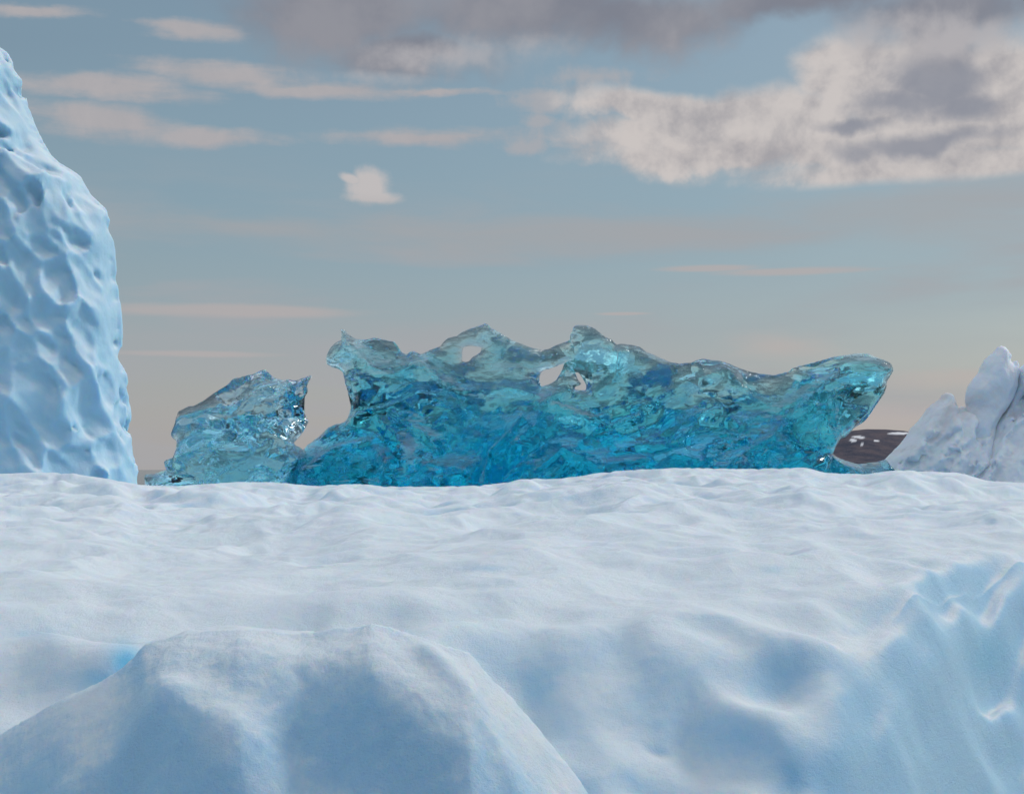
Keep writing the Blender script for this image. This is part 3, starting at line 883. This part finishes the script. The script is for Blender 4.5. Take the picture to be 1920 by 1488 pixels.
# ------------------------------------------------------------------ the clear blue iceberg
SPIRE = [(262, 1120), (266, 1000), (268, 930), (270, 911), (270, 890), (282, 889), (294, 887), (312, 879.5), (309, 872), (307, 864), (316, 860), (325, 857), (330, 842), (331, 827), (322, 820), (320, 812), (327, 795),
         (330, 780.5), (334, 771), (341, 767.5), (352, 762), (364, 760), (382, 750), (400, 737), (413, 729), (427, 720.6), (436, 710), (447.5, 707.6), (462, 704), (476, 701), (495.7, 692.5),
         (507, 700), (512, 706), (520, 710), (530, 713), (541, 711), (554, 714), (563, 711), (570, 708), (587, 701.5), (582, 712), (576, 723), (578, 733.6), (572, 744), (571, 752), (570, 762), (571, 773),
         (577.7, 792), (570, 803), (564.7, 812), (557, 821), (549, 830), (553, 835), (560, 838), (575, 850), (600, 880), (620, 940), (630, 1120)]
RIDGE = [(500, 1120), (510, 1000), (520, 930), (535, 880), (552, 852), (568.6, 840), (574, 834), (580, 830), (593, 820), (606, 809), (614, 801), (627, 795), (634, 794), (642.5, 791), (650, 783), (654, 773), (656, 764), (655.5, 754.5), (652, 740),
         (649, 726), (645, 715), (644, 705), (642.5, 697), (633, 691), (619, 687), (612, 681), (611, 674), (614, 663), (621, 650), (629.5, 642.5), (639, 638), (641, 630), (638.6, 617.5), (648, 618.5), (651, 625), (663, 633),
         (667, 636), (684, 637), (702, 632.5), (720, 636), (739, 640), (746, 649), (752, 659), (762, 664), (768, 658), (773, 657), (788, 663), (797, 660), (806.5, 655.5), (825, 649), (832, 640), (840, 633), (856, 629.5), (866, 622), (877, 616.5),
         (888, 613), (900, 609), (911, 605.5), (921, 614), (934, 621), (944.6, 628), (960, 637), (976, 644), (997, 652), (1017.5, 657), (1030, 654), (1042, 648), (1055.5, 643), (1063, 641), (1068.5, 637), (1069, 628), (1073, 621), (1075, 613),
         (1084, 610), (1098, 611), (1110, 614), (1118, 619), (1126, 625.5), (1135, 633), (1146.7, 637), (1154.5, 646), (1165, 645), (1178, 646), (1199, 650), (1210, 659), (1219.6, 663), (1240, 672), (1256, 679), (1274, 682), (1298, 679),
         (1308, 674), (1318.5, 672), (1336, 674), (1355, 676), (1370, 681), (1386, 688), (1404, 694), (1423, 698.5), (1440, 701), (1456.6, 702), (1480, 696), (1488, 689), (1520, 681), (1535, 677), (1550, 673), (1563, 669), (1576, 667), (1600, 664), (1623, 663),
         (1644, 672), (1655, 676), (1665, 680), (1671, 687), (1672.6, 695.5), (1668, 705), (1661, 716), (1661, 727), (1658, 737), (1651, 748), (1644, 758), (1634, 774), (1623, 789), (1612, 796), (1602, 802), (1595, 811), (1587, 818), (1576, 823),
         (1566, 840), (1563, 850), (1570, 856), (1581.5, 861), (1597, 866), (1613, 870.5), (1630, 868), (1649, 866), (1665, 861), (1700, 900), (1730, 1000), (1740, 1120)]
HOLES = [[(868, 650), (879.5, 648), (893, 649), (903, 651.6), (901, 660), (893, 666), (885, 669.5), (880, 677), (872, 679), (866, 676), (866.5, 662)],
         [(1058, 681), (1054, 693), (1048, 704), (1042.5, 713), (1034, 718), (1027, 721.6), (1014, 725.5), (1010.7, 711), (1013, 700), (1020, 694), (1032, 691), (1045, 686)],
         [(1077.7, 697), (1084, 698), (1090, 705), (1095, 713), (1100, 722), (1099, 731.5), (1088, 731.5), (1079, 730), (1076, 725.5), (1086, 722), (1091, 719), (1084, 712)]]
DB = 55.0
# crests that stand proud of the front face: (polyline, lift in m, width in m)
CRESTS = [([(1655, 700), (1580, 705), (1530, 725), (1480, 765), (1430, 815), (1370, 850), (1330, 880)], 0.9, 0.40),
          ([(1665, 700), (1640, 745), (1600, 790), (1565, 830)], 0.5, 0.35),
          ([(1560, 715), (1545, 750), (1535, 800), (1560, 840)], 0.5, 0.25),
          ([(975, 785), (955, 810), (920, 845), (905, 900)], 1.0, 0.33),
          ([(660, 640), (700, 690), (740, 705), (790, 680), (830, 715), (870, 735), (960, 730), (1010, 745)], 0.6, 0.30),
          ([(640, 790), (720, 770), (790, 740), (850, 745)], 0.45, 0.3),
          ([(720, 790), (760, 830), (800, 870), (870, 880), (930, 850), (1000, 800)], 0.7, 0.35),
          ([(740, 775), (800, 810), (830, 850)], 0.45, 0.25),
          ([(580, 880), (640, 840), (700, 825), (740, 870)], 0.5, 0.30),
          ([(1010, 760), (1060, 735), (1110, 745), (1150, 710), (1155, 660)], 0.6, 0.28),
          ([(1030, 755), (1090, 780), (1140, 800), (1190, 780)], 0.6, 0.22),
          ([(1150, 790), (1230, 745), (1290, 715), (1340, 700)], 0.35, 0.3),
          ([(1150, 840), (1240, 835), (1290, 800), (1320, 760)], 0.5, 0.3),
          ([(1180, 880), (1250, 850), (1320, 870)], 0.4, 0.25),
          ([(1000, 880), (1050, 840), (1110, 870), (1200, 860)], 0.6, 0.3),
          ([(1360, 690), (1390, 730), (1430, 760)], 0.4, 0.25),
          ([(330, 790), (400, 775), (440, 780), (500, 730), (575, 710)], 0.5, 0.25),
          ([(340, 860), (400, 840), (470, 850), (540, 865)], 0.5, 0.28),
          ([(440, 780), (470, 820), (500, 850)], 0.35, 0.2),
          ([(1480, 700), (1520, 715), (1600, 700)], 0.35, 0.25)]


# where the wall of ice is thin or thick (px, py, radius x, radius y, change of half thickness in m)
BULK = [(1600, 715, 110, 60, -0.75), (1400, 715, 130, 32, -0.55), (920, 680, 130, 40, -0.45), (1110, 660, 70, 40, -0.35), (690, 670, 70, 40, -0.35), (1640, 740, 50, 60, -0.4),
        (1528, 790, 36, 46, 0.9), (965, 850, 50, 60, 1.0), (1200, 880, 140, 36, 0.7), (680, 860, 80, 50, 0.6), (1080, 820, 60, 40, 0.5), (720, 740, 60, 36, 0.3), (1440, 850, 70, 30, 0.5), (840, 900, 120, 30, 0.6), (600, 850, 50, 30, .5), (1300, 700, 30, 30, .4), (450, 780, 60, 40, -.3), (545, 770, 30, 50, -.25)]
# weathered white crusts (px, py, radius x, radius y, slant, strength)
CRUST = [(690, 668, 70, 30, 0.5, 0.9), (700, 700, 60, 10, 0.1, 0.8), (815, 700, 70, 22, 0.6, 0.8), (950, 690, 70, 34, 0.2, 0.7), (940, 636, 60, 12, 0.5, 0.6), (1020, 742, 26, 16, -0.5, 1.0), (1065, 768, 50, 9, 0.35, 1.0),
         (775, 845, 22, 46, 0.6, 1.0), (800, 800, 60, 24, 0.5, 0.8), (1235, 672, 55, 9, 0.4, 0.9), (1610, 672, 70, 8, 0.1, 0.9), (1480, 745, 110, 16, -0.6, 0.9), (1655, 750, 16, 50, -0.6, 0.6), (1520, 855, 70, 14, 0.3, 0.6),
         (1120, 628, 40, 16, 0.6, 0.5), (480, 745, 60, 14, -0.4, 0.7), (540, 795, 12, 12, 0, 1.0), (512, 752, 16, 10, -0.5, 1.0), (600, 870, 50, 18, -0.3, 0.6), (640, 898, 60, 9, 0, 0.6), (1555, 790, 10, 60, 0, 0.8),
         (905, 745, 70, 7, 0, 0.7), (1290, 760, 50, 12, 0.5, 0.6), (1360, 830, 60, 16, -0.8, 0.6), (1200, 875, 50, 8, 0, .5), (1010, 860, 60, 10, -0.3, .6), (400, 880, 60, 14, -.2, .6), (560, 730, 30, 14, -.5, .5)]


def clear_berg():
    h = 0.058
    xs = np.arange(-15.1, 17.0, h); zs = np.arange(-2.9, 8.7, h); ys = np.arange(DB - 3.3, DB + 3.6, h)
    keep = zs > 0.2
    holes = [poly_sdf(pts_at(p, DB), xs, zs) for p in HOLES]
    crest = np.zeros((len(xs), len(zs)), np.float32)
    for pts, lift, wd in CRESTS:
        d = poly_dist(pts_at(pts, DB), xs, zs)
        crest = np.maximum(crest, lift * np.exp(-np.abs(d / (wd * 1.25)) ** 1.05) * 1.25)
    root = empty('clear_iceberg', (0, DB, WATER))
    for name, poly, mat, thick in (('ice_ridge', RIDGE, MAT_BLUE, 1.0), ('ice_spire', SPIRE, MAT_PALE, 0.75)):
        pp = pts_at(poly, DB)
        xlo = min(p[0] for p in pp) - 3 * h; xhi = max(p[0] for p in pp) + 3 * h
        ix = np.where((xs > xlo) & (xs < xhi))[0]; sl = slice(ix[0], ix[-1] + 1)
        X1 = xs[sl]
        sd = poly_sdf(pp, X1, zs)
        for ho in holes:
            sd = np.minimum(sd, -ho[sl])
        Z2 = zs[None, :]; X2 = X1[:, None]
        up = smooth(Z2, 7.2, 1.6) ** 1.3                   # 0 at the top .. 1 low down
        tm = thick * (0.45 + 1.75 * up + 0.50 * fbm(X2 * .35, Z2 * .35, 0, 3, 5))
        colp = HX + X2 / DB * F; rowp = HY - (Z2 - CAMZ) / DB * F
        for a, b, rx, ry, dt_ in BULK:
            tm = tm + dt_ * np.exp(-((colp - a) / rx) ** 2 - ((rowp - b) / ry) ** 2)
        tm = np.maximum(tm, 0.42)
        wv = 0.45 + 0.9 * tm
        q = np.clip(sd / wv, 0, 1)
        t = tm * np.clip(1 - (1 - q) ** 2, 0, 1) ** 0.6
        yc = DB + 0.5 * vnoise(X2 * .25, Z2 * .2, 0, 7) + 0.25 * up
        S3, T3, C3, K3 = (a[:, None, :] for a in (sd, t, yc, crest[sl]))
        Yg = ys[None, :, None].astype(np.float32)
        dy = Yg - C3
        frontside = np.clip(-dy * 2, 0, 1)
        prof = T3 + K3 * np.clip(S3 / 0.4, 0, 1) * frontside - np.abs(dy)
        f = np.where(S3 > 0, np.minimum(prof, S3 * 3), np.minimum(S3, prof)).astype(np.float32)
        m = np.abs(f) < 1.0
        I = np.argwhere(m)
        x = X1[I[:, 0]]; y = ys[I[:, 1]]; z = zs[I[:, 2]]
        sdm = np.broadcast_to(S3, f.shape)[m]
        # warp, then scoops along two slanting directions
        wx = x + 0.35 * vnoise(x * .8, y * .8, z * .8, 1); wy = y + 0.35 * vnoise(x * .8, y * .8, z * .8, 2); wz = z + 0.35 * vnoise(x * .8, y * .8, z * .8, 3)
        u1 = wx * 0.80 + wz * 0.60; v1 = -wx * 0.60 + wz * 0.80
        a = worley(u1 * 0.42, wy * 0.55, v1 * 0.95, 4)
        b = worley(u1 * 0.95 + 4, wy * 1.2, v1 * 1.9, 9)
        c = worley(wx * 2.1 + wz + 5, wy * 2.4, wz * 3.2 - wx, 19)
        big = fbm(x * .35, y * .5, z * .35, 2, 77)
        crumple = smooth(vnoise(x * .55 + 9, y * .5, z * .7, 55), 0.02, 0.3)
        e = worley(wx * 3.4 - wz, wy * 3.0, wz * 4.0 + wx, 23)
        dsp = 0.95 * (a - 0.5) + (0.16 + 0.30 * crumple) * (b - 0.5) + (0.01 + 0.30 * crumple) * (c - 0.5) + 0.12 * crumple * (e - 0.5) + 0.25 * big
        thin = np.broadcast_to(tm[:, None, :], f.shape)[m]
        f[m] += dsp * np.clip(sdm / 0.45, 0.0, 1) * np.clip(thin / 1.1, 0.35, 1)
        # melt cavities and bubbles locked inside
        rng = np.random.default_rng(11)
        for k in range(320 if name == 'ice_ridge' else 30):
            cx = rng.uniform(X1[0], X1[-1]); cz = rng.uniform(1.3, 7.2); cy = DB + rng.uniform(-0.9, 0.9)
            r1 = 0.12 + 0.42 * rng.random() ** 2; r3 = r1 * rng.uniform(0.25, 0.8); r2 = r1 * rng.uniform(0.3, 1.0); an = rng.uniform(-0.9, 0.9)
            i0, i1 = np.searchsorted(X1, (cx - r1 * 1.3, cx + r1 * 1.3)); k0, k1 = np.searchsorted(zs, (cz - r1 * 1.3, cz + r1 * 1.3)); j0, j1 = np.searchsorted(ys, (cy - r1 * 1.3, cy + r1 * 1.3))
            sub = f[i0:i1, j0:j1, k0:k1]
            if sub.size == 0 or sub.min() < 0.07:
                continue
            ax = X1[i0:i1][:, None, None] - cx; ay = ys[j0:j1][None, :, None] - cy; az_ = zs[k0:k1][None, None, :] - cz
            uu = ax * math.cos(an) + az_ * math.sin(an); ww = -ax * math.sin(an) + az_ * math.cos(an)
            hole = (np.sqrt((uu / r1) ** 2 + (ay / r2) ** 2 + (ww / r3) ** 2) - 1) * r3
            f[i0:i1, j0:j1, k0:k1] = np.minimum(sub, hole)
        f[:, :, 0] = -1; f[:, 0, :] = -1; f[:, -1, :] = -1
        v, qd = surface_nets(f, X1[0], ys[0], zs[0], h)
        o = link_mesh(name, v, qd, mat, root)
        cp = HX + v[:, 0] / DB * F; rp = HY - (v[:, 2] - CAMZ) / DB * F
        cr_ = np.zeros(len(v), np.float32)
        for a, b, rx, ry, sl, st in CRUST:
            cr_ = np.maximum(cr_, st * np.exp(-((cp - a) / rx) ** 2 - ((rp - b - sl * (cp - a)) / ry) ** 2))
        ca = o.data.color_attributes.new('crust', 'FLOAT_COLOR', 'POINT')
        ca.data.foreach_set('color', np.repeat(cr_, 4).astype(np.float32))
    # grit and small stones frozen into the face
    mg, tg = new_mat('frozen_grit')
    pg = tg.node('ShaderNodeBsdfPrincipled'); pg.inputs['Base Color'].default_value = (0.035, 0.045, 0.05, 1); pg.inputs['Roughness'].default_value = 0.6
    finish(tg, pg.outputs[0])
    rng = np.random.default_rng(5)
    u, w = np.meshgrid(np.linspace(0, np.pi, 9), np.linspace(0, 2 * np.pi, 12, endpoint=False), indexing='ij')
    for (a, b, r) in [(331, 903, .17), (338, 897, .10), (324, 897, .09)]:
        dd = DB - 0.45 - rng.uniform(0, .3); r = r * 0.7
        cx, cz = at(a, b, dd)
        n_ = 1 + 0.35 * vnoise(np.sin(u) * np.cos(w) * 1.7 + a, np.sin(u) * np.sin(w) * 1.7, np.cos(u) * 1.7 + b, 3)
        V = np.stack([cx + r * 1.5 * n_ * np.sin(u) * np.cos(w), dd + r * n_ * np.sin(u) * np.sin(w), cz + r * 0.7 * n_ * np.cos(u)], -1)
        i = np.arange(u.size).reshape(u.shape); j = np.roll(i, -1, 1)
        q_ = np.stack([i[:-1], i[1:], j[1:], j[:-1]], -1).reshape(-1, 4)
        link_mesh('rock_fragment', V.reshape(-1, 3), q_, mg, root, False)
    tag(root, 'glassy turquoise iceberg with arches and holes standing behind the snowy crest', 'iceberg', kind='thing')


clear_berg()


# ------------------------------------------------------------------ right dirty white berg
def right_berg():
    D0 = 60.0
    h = 0.085
    SL1 = [(1600, 1120), (1605, 960), (1613, 893), (1636, 884), (1654, 880), (1664, 868), (1672, 858), (1685, 846), (1696, 835), (1703, 826), (1711.7, 815), (1720, 800), (1732.5, 786.7), (1740, 776), (1748, 763), (1758, 756), (1769, 747.6), (1774, 739),
           (1780.7, 735), (1787, 738), (1790, 746), (1792, 758), (1797, 764), (1806, 762), (1812, 760), (1830, 770), (1860, 800), (1850, 1000), (1850, 1120)]
    KNOB = [(1790, 900), (1800, 830), (1806, 790), (1810.6, 762), (1807, 750), (1809, 737), (1811, 728), (1815, 720), (1824, 708), (1831.5, 700), (1836, 688), (1842, 677), (1853, 666), (1862.7, 659), (1868, 652), (1873, 648), (1876, 653), (1879.6, 649),
            (1884, 657), (1892.7, 667), (1890, 676), (1893, 682), (1902, 675), (1905, 684), (1907, 694), (1905, 710), (1903, 730), (1896, 750), (1885, 768), (1874, 780), (1864, 800), (1858, 840), (1850, 900)]
    SL2 = [(1700, 1120), (1745, 960), (1775, 905), (1800, 880), (1830, 850), (1852, 815), (1870, 785), (1888, 765), (1900, 735), (1905, 705), (1912, 694), (1920, 684), (1935, 678), (1960, 655), (1990, 662), (2040, 700), (2100, 720), (2180, 800), (2260, 900), (2300, 1120)]
    root = empty('dirty_iceberg', at(1900, 0, D0)[:1] + (D0, WATER))
    for name, poly, yo, tmx, seed, amp in (('ice_slope', SL1, 0.5, 2.4, 2, 1.0), ('ice_pinnacle', KNOB, -0.2, 0.95, 5, 0.35), ('ice_slope', SL2, 0.0, 3.2, 8, 1.0)):
        pp = pts_at(poly, D0)
        xs = np.arange(min(p[0] for p in pp) - .3, max(p[0] for p in pp) + .3, h)
        zs = np.arange(-3.2, max(p[1] for p in pp) + .3, h); ys = np.arange(D0 - 4.2, D0 + 4.2, h)
        sd = poly_sdf(pp, xs, zs)
        tm = tmx * (0.45 + 0.55 * smooth(zs[None, :], 7.5, 1.0)) if name == 'ice_slope' else tmx + 0 * sd
        q = np.clip(sd / (tm * 1.1), 0, 1)
        t = tm * np.sqrt(np.clip(1 - (1 - q) ** 2, 0, 1))
        S3, T3 = sd[:, None, :], t[:, None, :]
        Yg = ys[None, :, None].astype(np.float32)
        prof = T3 - np.abs(Yg - (D0 + yo))
        f = np.where(S3 > 0, np.minimum(prof, S3 * 3), np.minimum(S3, prof)).astype(np.float32)
        m = np.abs(f) < 1.0
        I = np.argwhere(m)
        x = xs[I[:, 0]]; y = ys[I[:, 1]]; z = zs[I[:, 2]]
        sdm = np.broadcast_to(S3, f.shape)[m]
        wx = x + 0.3 * vnoise(x * .9, y * .9, z * .9, 1 + seed); wz = z + 0.3 * vnoise(x * .9, y * .9, z * .9, 2 + seed)
        u1 = wx * 0.62 + wz * 0.78; v1 = wx * 0.78 - wz * 0.62      # gullies run from upper right to lower left
        dsp = amp * (0.95 * (worley(u1 * 0.22, y * 0.4, v1 * 0.95, 4 + seed) - 0.5) + 0.42 * (worley(u1 * 0.5, y * 0.9, v1 * 2.1, 9 + seed) - 0.5)) \
            + (0.12 if tmx > 1 else 0.06) * fbm(x * 1.2, y * 1.2, z * 1.2, 5, 31 + seed, .6) + (0.10 if tmx > 1 else 0.03) * ridged(u1 * 1.2, y * 2.2, v1 * 2.4, 4, 9, .6)
        f[m] += dsp * np.clip(0.12 + sdm / 0.4, 0.0, 1) * steepness(np.clip(sdm / (1.1 * tmx), 0, 1), 0.9)
        f[:, :, 0] = -1; f[:, 0, :] = -1; f[:, -1, :] = -1
        v, qd = surface_nets(f, xs[0], ys[0], zs[0], h)
        link_mesh(name, v, qd, MAT_DIRTY, root)
    tag(root, 'dirty white iceberg with a rounded pinnacle and gullied slopes at the right edge', 'iceberg', kind='thing')


right_berg()
